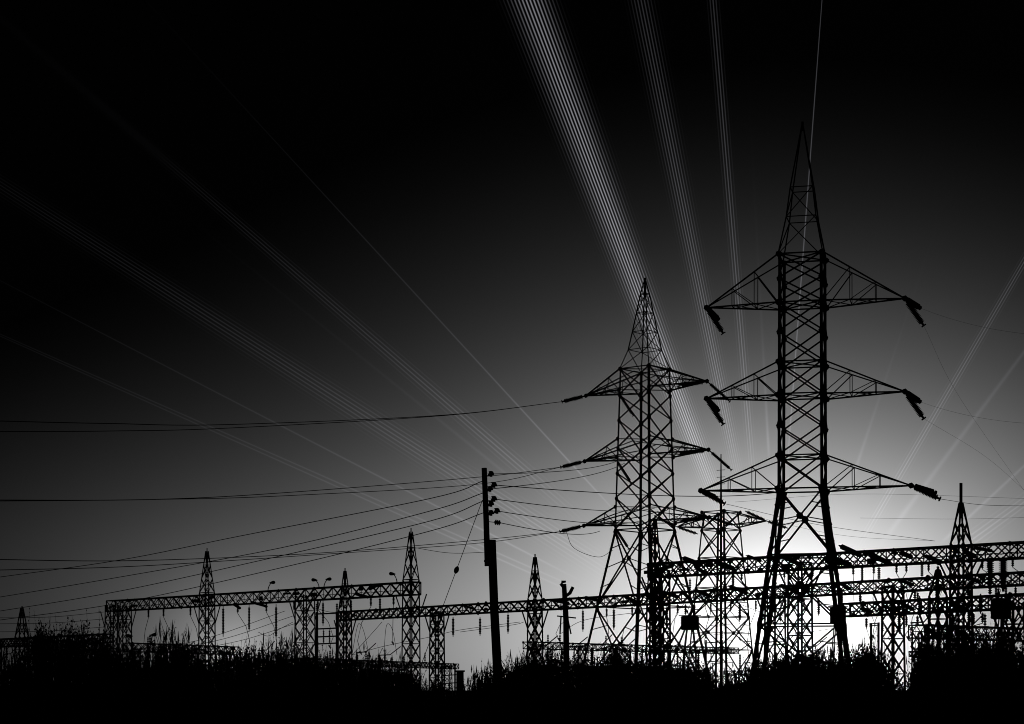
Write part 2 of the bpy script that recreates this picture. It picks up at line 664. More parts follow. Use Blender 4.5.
def make_gantry(label, H, L_, R_, cols, depth_m, width_m, hang=(), strain=(), posts=(), panel=1.5, sc=1.0, knee=True, group=None):
    """L_, R_ = (column, row) of the two ends of the top chord; cols = (column, spire row or None, half width)"""
    dl = (H - EYE) * F / (HY - L_[1]); dr = (H - EYE) * F / (HY - R_[1])
    A, B = at(L_[0], L_[1], dl), at(R_[0], R_[1], dr)
    d = (B - A).normalized()
    rz = math.atan2(d.y, d.x)
    base = A.copy(); base.z = 0
    root = empty('steel_gantry', base)
    tag(root, label, 'gantry', group or 'lattice gantries of the substation')
    b = MB()
    truss(b, A, B, depth_m, width_m, panel, 0.10 * sc, 0.058 * sc)
    beam = b.build('beam', STEEL, root, base)
    beam.location = (0, 0, 0)
    def pt(px):
        return A.lerp(B, line_t(A, B, px))
    for px, spire, w in cols:
        c = pt(px); c.z = 0
        b = MB()
        h = H - depth_m * 0.5 if spire is None else H + 0.25
        lattice_column(b, c, h, w * 1.08, w * 0.92, rz, panel, 0.10 * sc, 0.058 * sc)
        if knee:
            for s in (-1, 1):
                for o in (-1, 1):
                    perp = Vector((-d.y, d.x, 0)) * w * 0.9 * o
                    dd = Vector((d.x, d.y, 0))
                    b.bar(c + dd * s * w * 0.95 + perp + Vector((0, 0, H - depth_m - 2.1)), c + dd * s * (w + 1.2) + perp * 0.8 + Vector((0, 0, H - depth_m + 0.02)), 0.07 * sc)
        b.box(c + Vector((0, 0, 0.0)), (w * 3, w * 3, 0.5), rz)
        col = b.build('column', STEEL, root, base)
        col.location = (0, 0, 0)
        if spire is not None:
            b = MB()
            ht_all = height(spire, c.y) - h
            ht = ht_all * (0.72 if px == 961 else 1.0)
            zc = Vector((c.x, c.y, h))
            lattice_column(b, zc, ht * 0.93, w * 0.90, 0.10, rz, panel * 0.9, 0.085 * sc, 0.05 * sc)
            b.bar(zc + Vector((0, 0, ht * 0.9)), zc + Vector((0, 0, ht_all)), 0.07 * sc if ht == ht_all else 0.14, 5)
            sp = b.build('spire', STEEL, col, base)
            sp.location = (0, 0, 0)
    for px, y0, y1, r in hang:      # rods hanging below or standing through the beam
        c = pt(px)
        z0, z1 = height(y0, c.y), height(y1, c.y)
        perp = Vector((d.y, -d.x, 0)) * (width_m * 0.5 + 0.15)
        c = Vector((c.x, c.y, 0)) + perp
        b = MB()
        b.discs(c + Vector((0, 0, z0)), c + Vector((0, 0, z1)), r * 1.3, r * 0.75, 0.2, 7)
        o = b.build('hanging_insulator', GLAZE, root, base)
        o.location = (0, 0, 0)
    for px, y0, px1, y1, r in strain:   # strings lying along the beam
        c, e = pt(px), pt(px1)
        perp = Vector((d.y, -d.x, 0)) * (width_m * 0.5 + 0.3)
        p = Vector((c.x, c.y, height(y0, c.y))) + perp
        q = Vector((e.x, e.y, height(y1, e.y))) + perp * 1.6
        b = MB()
        b.discs(p, q, r, r * 0.6, 0.18, 8)
        o = b.build('strain_insulator', GLAZE, root, base)
        o.location = (0, 0, 0)
    for px, y0, y1, r in posts:     # post insulators standing on the top chord
        c = pt(px)
        b = MB()
        z0 = H + 0.04
        z1 = height(y0, c.y)
        b.discs(Vector((c.x, c.y, z0)), Vector((c.x, c.y, z1)), r, r * 0.45, 0.2, 7)
        b.box(Vector((c.x, c.y, H + 0.05)), (0.4, 0.4, 0.1), rz)
        o = b.build('post_insulator', GLAZE, root, base)
        o.location = (0, 0, 0)
    return root, A, B


GA, A0, A1 = make_gantry('long left gantry with two spires and floodlights on its beam', 12.0, (111, 601), (416, 582),
    [(112, None, 0.6), (124.5, None, 0.6), (207, 548, 0.64), (305, None, 0.75), (411, 528, 0.6)], 1.2, 1.2, sc=0.85,
    hang=[(229, 606, 637, 0.11), (255, 605, 632, 0.10), (282, 604, 640, 0.11), (329, 601, 626, 0.10), (357, 599, 616, 0.10), (386, 597, 616, 0.10)],
    strain=[(240, 604, 252, 609, 0.16), (257, 602, 279, 607, 0.15), (362, 594, 381, 598, 0.16), (376, 590, 391, 585, 0.15)])
GB, B0, B1 = make_gantry('longest gantry crossing the middle, running behind the pole and both pylons', 11.5, (340, 612), (1030, 572),
    [(345, 568, 0.62), (437, None, 0.62), (535, 554, 0.6), (655, 515, 0.62), (775, None, 0.7), (893, None, 0.7)], 1.05, 1.1, sc=1.15,
    hang=[(458, 617, 637, 0.13), (485, 617, 636, 0.12), (513, 613, 634, 0.12), (588, 609, 632, 0.11), (619, 608, 630, 0.12), (672, 606, 628, 0.12),
          (745, 603, 622, 0.13), (824, 598, 616, 0.12), (925, 596, 618, 0.14), (986, 594, 614, 0.16)],
    strain=[(556, 600, 580, 604, 0.17), (590, 597, 612, 602, 0.17), (470, 606, 486, 610, 0.14), (700, 590, 722, 597, 0.2), (668, 592, 690, 598, 0.2), (735, 586, 758, 594, 0.2), (786, 585, 806, 592, 0.2), (905, 580, 925, 586, 0.18), (972, 577, 992, 583, 0.2), (630, 596, 648, 603, 0.18), (845, 583, 862, 590, 0.17)],
    posts=[(879, 566, 0, 0.16), (922, 560, 0, 0.15), (938, 565, 0, 0.15), (690, 578, 0, 0.14)])
GU, U0, U1 = make_gantry('highest gantry at the right edge, carried by a tall spire column', 14.0, (652, 564), (1030, 542),
    [(660, None, 0.7), (800, None, 0.8), (961, 483, 0.68)], 1.3, 1.2, sc=1.2,
    hang=[(995, 558, 588, 0.25), (1008, 557, 592, 0.28), (867, 566, 583, 0.1), (738, 571, 590, 0.12)],
    strain=[(845, 546, 872, 557, 0.25), (874, 554, 901, 565, 0.25), (838, 558, 862, 567, 0.25), (930, 556, 948, 562, 0.2), (905, 553, 922, 558, 0.22), (968, 551, 986, 558, 0.22), (978, 548, 1003, 552, 0.16), (790, 558, 812, 566, 0.2), (664, 570, 684, 566, 0.2), (700, 566, 716, 575, 0.2),
            (688, 558, 712, 566, 0.25), (720, 562, 745, 570, 0.25), (752, 556, 772, 562, 0.16)])
GL, L0, L1 = make_gantry('short lower gantry at the right edge, below the two higher beams', 8.6, (846, 604), (1030, 594),
    [(938, 568, 0.5), (1013, None, 0.6)], 1.0, 0.9, sc=1.1,
    hang=[(888, 612, 634, 0.1), (905, 612, 634, 0.12), (975, 610, 632, 0.12)],
    strain=[(868, 608, 884, 613, 0.18), (908, 604, 926, 610, 0.18), (958, 603, 976, 609, 0.2)],
    posts=[(860, 590, 0, 0.12), (915, 588, 0, 0.14), (968, 584, 0, 0.14), (990, 578, 0, 0.16)])
GF, F0, F1 = make_gantry('low dense busbar gantry above the thick bushes at the right edge', 6.2, (918, 625), (1030, 629),
    [(920, None, 0.4), (945, None, 0.4), (975, None, 0.45), (1005, None, 0.45)], 0.9, 1.6, panel=0.9, sc=0.6,
    posts=[(930, 614, 0, 0.1), (952, 610, 0, 0.1), (985, 613, 0, 0.12)], knee=False)
GC, C0, C1 = make_gantry('low busbar gantry under the right spire of the left gantry', 4.6, (300, 658), (455, 664),
    [(315, None, 0.4), (352, None, 0.4), (402, None, 0.4), (447, None, 0.45)], 0.55, 0.9, panel=0.9, sc=0.6,
    posts=[(330, 650, 0, 0.1), (366, 651, 0, 0.1), (385, 648, 0, 0.1), (425, 652, 0, 0.1)], knee=False)
GD, D0, D1_ = make_gantry('low busbar gantry between the thin spire and the middle pylon', 6.0, (527, 642), (735, 648),
    [(535, None, 0.42), (580, None, 0.4), (625, None, 0.4), (690, None, 0.4)], 0.6, 0.9, panel=0.9, sc=0.6,
    posts=[(548, 634, 0, 0.1), (560, 634, 0, 0.1), (606, 635, 0, 0.1), (622, 636, 0, 0.14), (670, 637, 0, 0.1)], knee=False)
GE, E0, E1 = make_gantry('far left gantry cut by the picture edge, with one small spire', 7.6, (-14, 640), (108, 634),
    [(-4, None, 0.5), (22, 606, 0.62), (60, None, 0.6), (98, None, 0.5)], 0.9, 1.0,
    hang=[(12, 645, 660, 0.12), (42, 643, 658, 0.12), (80, 642, 658, 0.12)],
    posts=[(40, 628, 0, 0.1), (66, 625, 0, 0.1), (84, 622, 0, 0.1), (104, 630, 0, 0.1)])
GG, G0, G1 = make_gantry('low gantry just right of the square double column at the left', 5.6, (128, 643), (235, 647),
    [(134, None, 0.4), (160, None, 0.45), (190, None, 0.45), (228, None, 0.4)], 0.7, 0.9, panel=1.0, sc=0.6,
    posts=[(150, 634, 0, 0.1), (172, 630, 0, 0.1)], knee=False)


# ------------------------------------------------------------------ floodlights on gantry A and on the left posts
def make_flood(base, lean, label, h=1.3, r=0.05):
    root = empty('floodlight', base)
    tag(root, label, 'floodlight', 'floodlights of the substation')
    b = MB()
    n = 7
    pts = []
    for k in range(n):
        t = k / (n - 1)
        k_ = 0.5 if h < 2 else 1.0
        pts.append(Vector((lean * k_ * (0.15 * t + 0.55 * t * t), 0, h * (t - 0.12 * t * t) / (1.0 if h < 2 else 0.88))))
    b.path(pts, r, 6)
    b.build('arm', STEEL, root)
    b = MB()
    tip = pts[-1]
    d = Vector((lean, -0.15, 0.10)).normalized()
    prof = [(-0.10, 0.05), (0.0, 0.08), (0.14, 0.14), (0.32, 0.18), (0.46, 0.15), (0.52, 0.05)]
    b.path([tip + d * (a - 0.1) for a, _ in prof], [q for _, q in prof], 9)
    b.build('lamp_head', STEEL, root)


def ga(px, dz=0.1):
    p = A0.lerp(A1, line_t(A0, A1, px)); p.z += dz
    return p


make_flood(ga(268), 1, 'single floodlight on the left gantry beam between its left spire and middle column', 0.9)
make_flood(ga(319), -1, 'floodlight leaning left in the close pair above the middle column', 0.8)
make_flood(ga(324), 1, 'floodlight leaning right in the close pair above the middle column', 0.85)
make_flood(ga(397), -1, 'floodlight leaning left beside the right spire of the left gantry', 0.9)
for px, py, lean, lab in ((138, 642, -1, 'floodlight leaning left on a thin post right of the double column'),
                          (145, 641, 1, 'floodlight leaning right on a thin post right of the double column'),
                          (230, 652, -1, 'low floodlight over the bushes right of the left spire column')):
    d = 190.0
    z = height(py, d)
    p = at(px, py, d)
    root_base = Vector((p.x, p.y, 0))
    make_flood(root_base, lean, lab, height(py - 6 if px < 200 else py, d), 0.06)


# ------------------------------------------------------------------ wooden pole
def make_pole():
    d = 60.0
    base = at(500, HY, d); base.z = 0
    root = empty('utility_pole', base)
    tag(root, 'tall dark wooden pole spliced halfway, with insulators on its right side', 'pole')
    P = lambda px, py, dd=0.0: at(px, py, d + dd) - base
    b = MB()
    lo = P(501.5, 747)
    b.path([Vector((lo.x, 0, -0.2)), P(498, 680), P(494.3, 610), P(491.8, 540)], [0.15, 0.14, 0.13, 0.122], 12)
    b.build('lower_pole', WOOD, root)
    b = MB()
    b.path([P(487.6, 566, -0.1), P(486.2, 520, -0.1), P(484.2, 468, -0.1)], [0.092, 0.086, 0.08], 12)
    up = b.build('upper_pole', WOOD, root)
    b = MB()
    for y in (546, 561):
        c = P(489.8, y, -0.02)
        b.path([c + Vector((0, 0, -0.03)), c + Vector((0, 0, 0.03))], 0.175, 14)
    b.build('splice_band', STEEL, root)
    att = []
    for px, py, big in ((491, 474, 0), (494, 485, 1), (490, 489, 0), (494, 499, 1), (491, 504, 0), (497, 511, 1), (491, 513, 0)):
        b = MB()
        q = P(px, py, -0.2)
        s = P(484.5 + (py - 468) * 0.06, py + 2, -0.2)
        b.path([s, s.lerp(q, 0.6) + Vector((0, 0, -0.03)), q + Vector((0, 0, -0.05))], 0.022, 6)
        o = b.build('insulator_bracket', STEEL, root)
        b = MB()
        b.path([q + Vector((-0.05 + 0.02 * k, 0, -0.07 + 0.03 * k)) for k in range(6)], [0.03, 0.09, 0.06, 0.10 + 0.02 * big, 0.075, 0.02], 9)
        b.build('insulator', GLAZE, o)
        att.append(base + q)
    b = MB()
    q0, q1 = P(487, 521.5, -0.2), P(501, 523, -0.4)
    b.path([q0, q1], 0.012, 5)
    o = b.build('strain_bracket', STEEL, root)
    b = MB()
    b.discs(P(494, 522, -0.35), P(501, 523, -0.4), 0.085, 0.04, 0.06, 8)
    b.build('insulator', GLAZE, o)
    att.append(base + q1)
    # guy wire
    return base, att


pole_base, pole_att = make_pole()


def wire_obj(name, pts, r, label, cat='wire', group=None, n=5):
    b = MB()
    b.path(pts, r, n)
    o = b.build(name, CABLE, None, pts[0])
    tag(o, label, cat, group)
    return o


def sag_pts(A, B, sag, n=24):
    return [A.lerp(B, k / n) - Vector((0, 0, sag * 4 * (k / n) * (1 - k / n))) for k in range(n + 1)]


# guy wire with its egg insulator
ga_top = at(482.5, 500, 59.8)
ga_bot = at(420, 668, 62.0)
root = empty('guy_wire', Vector((ga_bot.x, ga_bot.y, 0)))
tag(root, 'slanting guy wire from the wooden pole down to the left, with an egg insulator', 'guy wire')
b = MB()
dirv = (ga_bot - ga_top)
anchor = ga_top + dirv * ((ga_top.z - 0.0) / (ga_top.z - ga_bot.z))
b.path([ga_top - root.location, anchor - root.location], 0.011, 5)
b.build('cable', CABLE, root)
b = MB()
e0, e1 = ga_top.lerp(ga_bot, 0.385) - root.location, ga_top.lerp(ga_bot, 0.43) - root.location
b.path([e0.lerp(e1, t) for t in (0, 0.15, 0.4, 0.6, 0.85, 1)], [0.012, 0.05, 0.075, 0.075, 0.05, 0.012], 8)
b.build('insulator', GLAZE, root)


# short forked pole
def make_fork_pole():
    d = 120.0
    base = at(567, HY, d); base.z = 0
    root = empty('forked_pole', base)
    tag(root, 'short dark pole with a forked top between the thin spire and middle pylon', 'pole')
    P = lambda px, py: at(px, py, d) - base
    b = MB()
    p0 = P(567, 690); p0.z = -0.2
    b.path([p0, P(566, 620), P(564, 584)], [0.2, 0.17, 0.14], 10)
    b.build('shaft', WOOD, root)
    for pts in ([P(564, 588), P(561, 584), P(562, 582), P(566, 581.5)], [P(566, 596), P(570, 593), P(573, 587)]):
        b = MB(); b.path(pts, [0.09, 0.11, 0.10, 0.06][:len(pts)], 7); b.build('branch', WOOD, root)
    for pts in ([P(557, 616), P(576, 618)], [P(561, 616), P(560, 634)], [P(568, 620), P(571, 634)]):
        b = MB(); b.path(pts, 0.045, 6)
        b.build('crossbar' if pts[1].x - pts[0].x > 0.8 else 'hanging_rod', STEEL, root)


make_fork_pole()


# ------------------------------------------------------------------ dark boxes (line traps) and small switchgear frames
def make_trap(px, y0, y1, w_px, d, label, legs=True, rod_top=None):
    c = at(px, y1, d)
    base = Vector((c.x, c.y, 0))
    root = empty('line_trap', base)
    tag(root, label, 'line trap', 'dark box shaped line traps')
    w = w_px * d / F
    z0, z1 = height(y1, d), height(y0, d)
    b = MB()
    pr = [(z0, w * 0.44), (z0 + 0.06, w * 0.5), (z1 - 0.06, w * 0.5), (z1, w * 0.44)]
    b.path([Vector((0, 0, z)) for z, _ in pr], [r for _, r in pr], 20)
    for k in range(5):
        z = z0 + (z1 - z0) * (k + 0.5) / 5
        b.path([Vector((0, 0, z - 0.04)), Vector((0, 0, z + 0.04))], w * 0.515, 20)
    b.bar((-w * 0.62, 0, z1 + 0.05), (w * 0.62, 0, z1 + 0.05), 0.05)
    b.build('coil', STEEL, root)
    if legs:
        for s, t in ((-0.35, -0.3), (0.35, -0.3), (-0.35, 0.3), (0.35, 0.3)):
            b = MB()
            b.bar((s * w * 0.5, t * w, z0), (s * w * 1.9, t * w * 1.4, -0.1), 0.07)
            b.build('leg', STEEL, root)
    if rod_top is not None:
        for s in (-0.25, 0.25):
            b = MB()
            b.discs((s * w, 0, z1 + 0.1), (s * w, 0, height(rod_top, d)), 0.13, 0.07, 0.2, 8)
            b.build('suspension_insulator', GLAZE, root)


make_trap(690, 616, 630, 18, 196, 'dark line trap on splayed legs left of the mast tower', True, 604)
make_trap(838, 607, 624, 16, 176, 'dark line trap close beside the right leg of the largest pylon', True, 588)
make_trap(1001, 599, 619, 20, 172, 'large dark line trap at the right edge in front of the lower gantry', True, 584)


def make_frame(x0, x1, y0, d, rungs, label, r=0.16, extras=True):
    a, c = at(x0, y0, d), at(x1, y0, d)
    base = Vector(((a.x + c.x) / 2, d, 0))
    root = empty('switch_frame', base)
    tag(root, label, 'switchgear frame')
    hw = (c.x - a.x) / 2
    z1 = height(y0, d)
    for s in (-1, 1):
        b = MB()
        b.bar((s * hw, 0, -0.1), (s * hw, 0, z1), r)
        b.build('post', STEEL, root)
        if extras:
            b = MB(); b.discs((s * hw, 0, z1 + 0.03), (s * hw, 0, z1 + 0.9), r * 0.8, r * 0.4, 0.2, 7)
            b.build('post_insulator', GLAZE, root)
    for y in rungs:
        b = MB()
        z = height(y, d)
        b.bar((-hw - r, 0.12, z), (hw + r, 0.12, z + 0.1), r * 0.62)
        b.build('rung', STEEL, root)
    if extras:
        for s in (-0.35, 0.25):
            b = MB()
            b.discs((s * hw, 0.12, height(rungs[-1], d)), (s * hw, 0.12, height(rungs[1], d)), r * 0.6, r * 0.3, 0.2, 7)
            b.build('switch_insulator', GLAZE, root)


make_frame(317, 337, 612, 196, (614, 629, 637, 644), 'ladder like switch frame with thick rungs under the left gantry')
make_frame(871, 878.5, 623, 185, (624, 626), 'narrow doorway shaped post frame right of the largest pylon', 0.13, False)
make_frame(148, 164, 645, 205, (652, 661, 668), 'small switch frame in the bushes right of the double column', 0.13)
make_frame(70, 92, 640, 215, (642, 650, 660), 'switch frame under the far left gantry', 0.13)
make_frame(442, 455, 664, 150, (667, 676, 684), 'small switch frame low in the gap left of the wooden pole', 0.09, False)
make_frame(28, 42, 640, 205, (645, 652, 660, 668), 'tall narrow switch frame right of the far left spire', 0.12)
make_frame(706, 722, 640, 170, (643, 652, 662), 'small switch frame at the foot of the mast tower', 0.10)
make_frame(655, 668, 640, 172, (643, 652, 660), 'small switch frame beside the foot of the middle pylon', 0.10)
# disconnectors: two legs, a cross bar, three post insulators with blades
def make_disconnector():
    root = empty('disconnector', (0, 0, 0))
    for s_ in (-1, 1):
        b = MB()
        lattice_column(b, Vector((s_ * 0.9, 0, 0)), 2.6, 0.16, 0.16, 0, 0.5, 0.04, 0.025)
        b.build('leg', STEEL, root)
    b = MB(); truss(b, Vector((-1.5, 0, 2.85)), Vector((1.5, 0, 2.85)), 0.25, 0.4, 0.5, 0.045, 0.025)
    b.build('cross_beam', STEEL, root)
    for k in (-1, 0, 1):
        b = MB(); b.discs((k * 1.25, 0, 2.85), (k * 1.25, 0, 4.25), 0.13, 0.06, 0.15, 8)
        b.build('post_insulator', GLAZE, root)
    b = MB(); b.path([Vector((-1.4, 0, 4.27)), Vector((-0.2, 0, 4.3)), Vector((0.9, 0, 4.95))], 0.045, 5)
    b.build('blade', STEEL, root)
    b = MB(); b.box((0.9, -0.3, 1.2), (0.4, 0.3, 0.6)); b.build('drive_box', STEEL, root)
    return root


dproto = make_disconnector()
DS = [(12, 650, 200, 'at the left picture edge'), (52, 640, 198, 'below the far left gantry'), (86, 642, 204, 'left of the double column'), (146, 645, 196, 'under the posts with twin floodlights'),
      (186, 646, 206, 'left of the left spire column'), (268, 646, 196, 'below the single floodlight'), (368, 648, 190, 'below the arch shaped jumpers'), (392, 651, 186, 'left of the right spire of the left gantry'),
      (548, 641, 176, 'right of the thin spire column'), (578, 642, 184, 'right of the forked pole'), (604, 640, 178, 'below the left leg of the middle pylon'), (630, 641, 182, 'between the legs of the middle pylon'),
      (664, 643, 176, 'right of the middle pylon'), (684, 646, 170, 'below the line trap on splayed legs'), (740, 648, 184, 'left of the largest pylon'), (786, 640, 190, 'inside the legs of the largest pylon'), (818, 642, 186, 'at the right legs of the largest pylon'),
      (926, 616, 180, 'at the left end of the low dense gantry'), (972, 622, 176, 'right of the tall right spire column'), (948, 624, 170, 'left of the tall right spire column'), (1012, 622, 178, 'at the right picture edge')]
for k, (px, py, d, where) in enumerate(DS):
    o = dproto if k == 0 else copy_tree(dproto)
    p = at(px, HY, d)
    sc_ = height(py, d) / 4.6
    o.location = (p.x, p.y, 0)
    o.scale = (1.0, 1.0, sc_)
    o.rotation_euler = (0, 0, R(-38 + 7 * (k % 5)))
    tag(o, 'disconnector with a raised blade ' + where, 'disconnector', 'disconnectors of the substation')

# lone post in the gap
b = MB()
p = at(460, 672, 140)
b.bar((0, 0, -0.1), (0, 0, height(672, 140)), 0.28, 8, 0.26)
b.bar((0, 0, height(672, 140)), (0, 0, height(672, 140) + 0.12), 0.34, 8)
o = b.build('concrete_post', CONC)
o.location = (p.x, p.y, 0)
tag(o, 'lone stubby post in the gap left of the wooden pole', 'post')

# ------------------------------------------------------------------ wires
WG = 'overhead wires'
e2 = {}
for s, z, e in ends2:
    e2.setdefault((s, round(z)), []).append(e)
k2 = sorted({z for (_, z) in e2}, reverse=True)
names = ['upper', 'middle', 'lower']


def spline(pts3, n=12):
    out = []
    P = [Vector(p) for p in pts3]
    P = [P[0] * 2 - P[1]] + P + [P[-1] * 2 - P[-2]]
    for i in range(1, len(P) - 2):
        for k in range(n):
            t = k / n
            a, b_, c, d = P[i - 1], P[i], P[i + 1], P[i + 2]
            out.append(0.5 * ((2 * b_) + (c - a) * t + (2 * a - 5 * b_ + 4 * c - d) * t * t + (3 * b_ - a - 3 * c + d) * t ** 3))
    out.append(P[-2])
    return out


# the two conductors from each left insulator of the middle pylon, running out to the left
tracks = [
    ([(445, 415), (230, 424.5), (110, 423.5), (0, 421), (-60, 419)], [(445, 415.5), (230, 428), (110, 431), (0, 431.5), (-60, 431)]),
    ([(480, 477), (280, 493), (150, 499.5), (0, 500), (-60, 499)], [(480, 484), (280, 496), (150, 499.5), (0, 501), (-60, 501)]),
    ([(480, 540), (320, 553), (140, 560.5), (0, 559.5), (-60, 558)], [(480, 543), (320, 554.5), (140, 566), (0, 570), (-60, 571)]),
]
for i, z in enumerate(k2):
    E = e2[(-1, z)][0]
    for j, tr in enumerate(tracks[i]):
        pts = [E]
        for (px, py) in tr:
            d = E.y + (px - 565) * 0.13
            pts.append(at(px, py, d))
        wire_obj('power_line', spline(pts, 8), 0.036 if j == 0 else 0.034,
                 '%s of the two conductors from the %s left insulator of the middle pylon' % (('upper', 'lower')[j], names[i]), 'power line', WG)

# four wires from the wooden pole to the low far left
for i, (yp, tr) in enumerate([
        (480, [(430, 498.5), (240, 536), (120, 560), (0, 577), (-60, 585)]),
        (492, [(430, 511), (280, 548), (120, 577), (0, 597), (-60, 606)]),
        (500, [(430, 521), (280, 556), (120, 591), (0, 611), (-60, 620)]),
        (512, [(430, 531), (280, 568), (120, 603), (0, 620), (-60, 628)])]):
    pts = [at(485.5, yp, 59.7)]
    for px, py in tr:
        pts.append(at(px, py, 60 + (485 - px) * 0.05))
    wire_obj('power_line', spline(pts, 8), 0.014, '%s of four wires falling left from the wooden pole' % ('topmost', 'second', 'third', 'lowest')[i], 'power line', WG)

# wires from the pole to the right
rw = [
    (pole_att[1], (780, 492, 168), 'nearly level wire from the wooden pole to the largest pylon'),
    (pole_att[3], (655, 508, 218), 'wire from the middle insulators of the wooden pole to the middle pylon'),
    (pole_att[5], (640, 521, 218), 'wire from the lower insulators of the wooden pole to the lower middle pylon arm'),
    (pole_att[7], (600, 531, 218), 'lowest wire leaving the right side of the wooden pole'),
    (pole_att[0], (622, 459, 219), 'wire rising right from the top of the wooden pole'),
    (pole_att[2], (625, 463, 219), 'second wire rising right from the top of the wooden pole'),
]
for a, (px, py, d), lab in rw:
    pts = sag_pts(a, at(px, py, d), 0.35, 40)
    wire_obj('power_line', pts, [0.013 + 0.022 * k / 40 for k in range(41)], lab, 'power line', WG)

# thin conductors leaving the largest pylon to the right
e1 = {}
for s, z, e in ends1:
    e1.setdefault((s, round(z)), []).append(e)
k1 = sorted({z for (_, z) in e1}, reverse=True)
tgt = [[(760, 382), (800, 452)], [(760, 458), (820, 500)], [(820, 525), (935, 541)]]
tgr = [[(960, 398), (1045, 520)], [(990, 460), (1050, 515)], [(985, 505), (1050, 506)]]
for i, z in enumerate(k1):
    for s, T, side in ((-1, tgt, 'left'), (1, tgr, 'right')):
        E = e1[(s, z)][0]
        pts = [E] + [at(px, py, E.y + 12 * (q + 1)) for q, (px, py) in enumerate(T[i])]
        if s == 1 or i == 2:
            wire_obj('power_line', spline(pts, 10), 0.008 if i < 2 else 0.02, 'thin conductor from the %s %s insulator of the largest pylon down to the right' % (names[i], side), 'power line', WG)
for i, z in enumerate(k1[:2]):
    E = e1[(1, z)][1]
    wire_obj('power_line', sag_pts(E, at(1060, (336, 424)[i], E.y - 22), 0.5, 20), 0.008, 'thin nearly level conductor from the %s right insulator of the largest pylon' % names[i], 'power line', WG)
# far conductors across the right sky
for tr, lab in (([(735, 502), (860, 494), (1040, 499)], 'thin level wire crossing behind the lower arm of the largest pylon'),
                ([(735, 512), (840, 535), (935, 541)], 'thin wire sagging to the tall right spire column'),
                ([(860, 518), (960, 519), (1040, 517)], 'short thin wire right of the largest pylon above the gantry')):
    wire_obj('power_line', spline([at(px, py, 184 + (px - 735) * 0.03) for px, py in tr], 10), 0.012, lab, 'power line', WG)

# strain insulator where that wire meets the spire column
# busbar cables and droppers under the gantries
cab = [
    ([(120, 652), (200, 640), (285, 611)], 'upper of the cables rising right under the left gantry'),
    ([(120, 655), (215, 641), (293, 616)], 'middle of the cables rising right under the left gantry'),
    ([(130, 658), (230, 643), (297, 623)], 'lowest of the cables rising right under the left gantry'),
    ([(352, 655), (385, 646), (430, 637), (460, 630), (520, 622)], 'cable rising right from the ladder like switch frame to the middle gantry'),
    ([(312, 607), (330, 612), (345, 611)], 'short cable above the ladder like switch frame'),
    ([(258, 632), (268, 636), (278, 630), (293, 622)], 'slack jumper loop left of the middle column'),
    ([(352, 655), (357, 628), (360, 624), (364, 632), (369, 655)], 'left of two arch shaped jumpers under the left gantry beam'),
    ([(384, 652), (386, 628), (389, 624), (393, 632), (397, 655)], 'right of two arch shaped jumpers under the left gantry beam'),
    ([(352, 655), (366, 640), (382, 622)], 'slanting jumper between the two arch shaped ones'),
    ([(460, 632), (512, 625), (524, 622)], 'cable between hanging insulators left of the wooden pole'),
    ([(440, 690), (520, 678), (640, 668), (700, 664)], 'low cable just above the bushes right of the wooden pole'),
    ([(560, 634), (585, 620), (640, 612)], 'cable rising from the forked pole to the middle pylon'),
    ([(566, 531), (574, 548), (598, 557), (613, 550)], 'short slack cable left of the middle pylon legs'),
    ([(-20, 618), (50, 617), (104, 612)], 'upper faint wire left of the double column'),
    ([(-20, 624), (50, 623), (104, 619)], 'middle faint wire left of the double column'),
    ([(-20, 632), (50, 631), (104, 627)], 'lower faint wire left of the double column'),
    ([(411, 547), (450, 553), (490, 552)], 'faint wire from the right spire of the left gantry to the pole'),
    ([(773, 641), (800, 634), (842, 627)], 'busbar cable crossing inside the legs of the largest pylon'),
    ([(700, 596), (730, 601), (760, 612)], 'drooping jumper behind the left legs of the largest pylon'),
    ([(672, 640), (676, 615), (684, 604)], 'jumper rising to the line trap left of the mast tower'),
]
for tr, lab in cab:
    wire_obj('cable', spline([at(px, py, 196) for px, py in tr], 8), 0.026, lab, 'cable', 'busbar cables and jumpers')


def droppers(pxs, A, B, off, lab, grp, drop, chain):
    for px in pxs:
        top = A.lerp(B, line_t(A, B, px)) + Vector((rng.uniform(-.4, .4), off, -1.2))
        L = rng.uniform(*drop)
        bot = top + Vector((rng.uniform(-1.2, 1.2), rng.uniform(-0.6, 0.2), -L))
        root = empty('dropper', top)
        b = MB()
        b.discs((0, 0, 0), (0, 0, -chain), 0.13, 0.07, 0.16, 7)
        b.build('insulator', GLAZE, root)
        b = MB()
        e = bot - top
        b.path([Vector((0, 0, -chain)), Vector((e.x * 0.9, e.y * 0.5, -chain - 0.35 * (L - chain))), Vector((e.x * 1.3, e.y * 0.9, -chain - 0.75 * (L - chain))), e], 0.032, 5)
        b.build('lead', CABLE, root)
        b = MB(); b.path([e + Vector((-0.12, 0, 0.1)), e, e + Vector((0.1, 0, -0.25))], [0.06, 0.1, 0.05], 6)
        b.build('clamp', STEEL, root)
        tag(root, lab, 'dropper', grp)


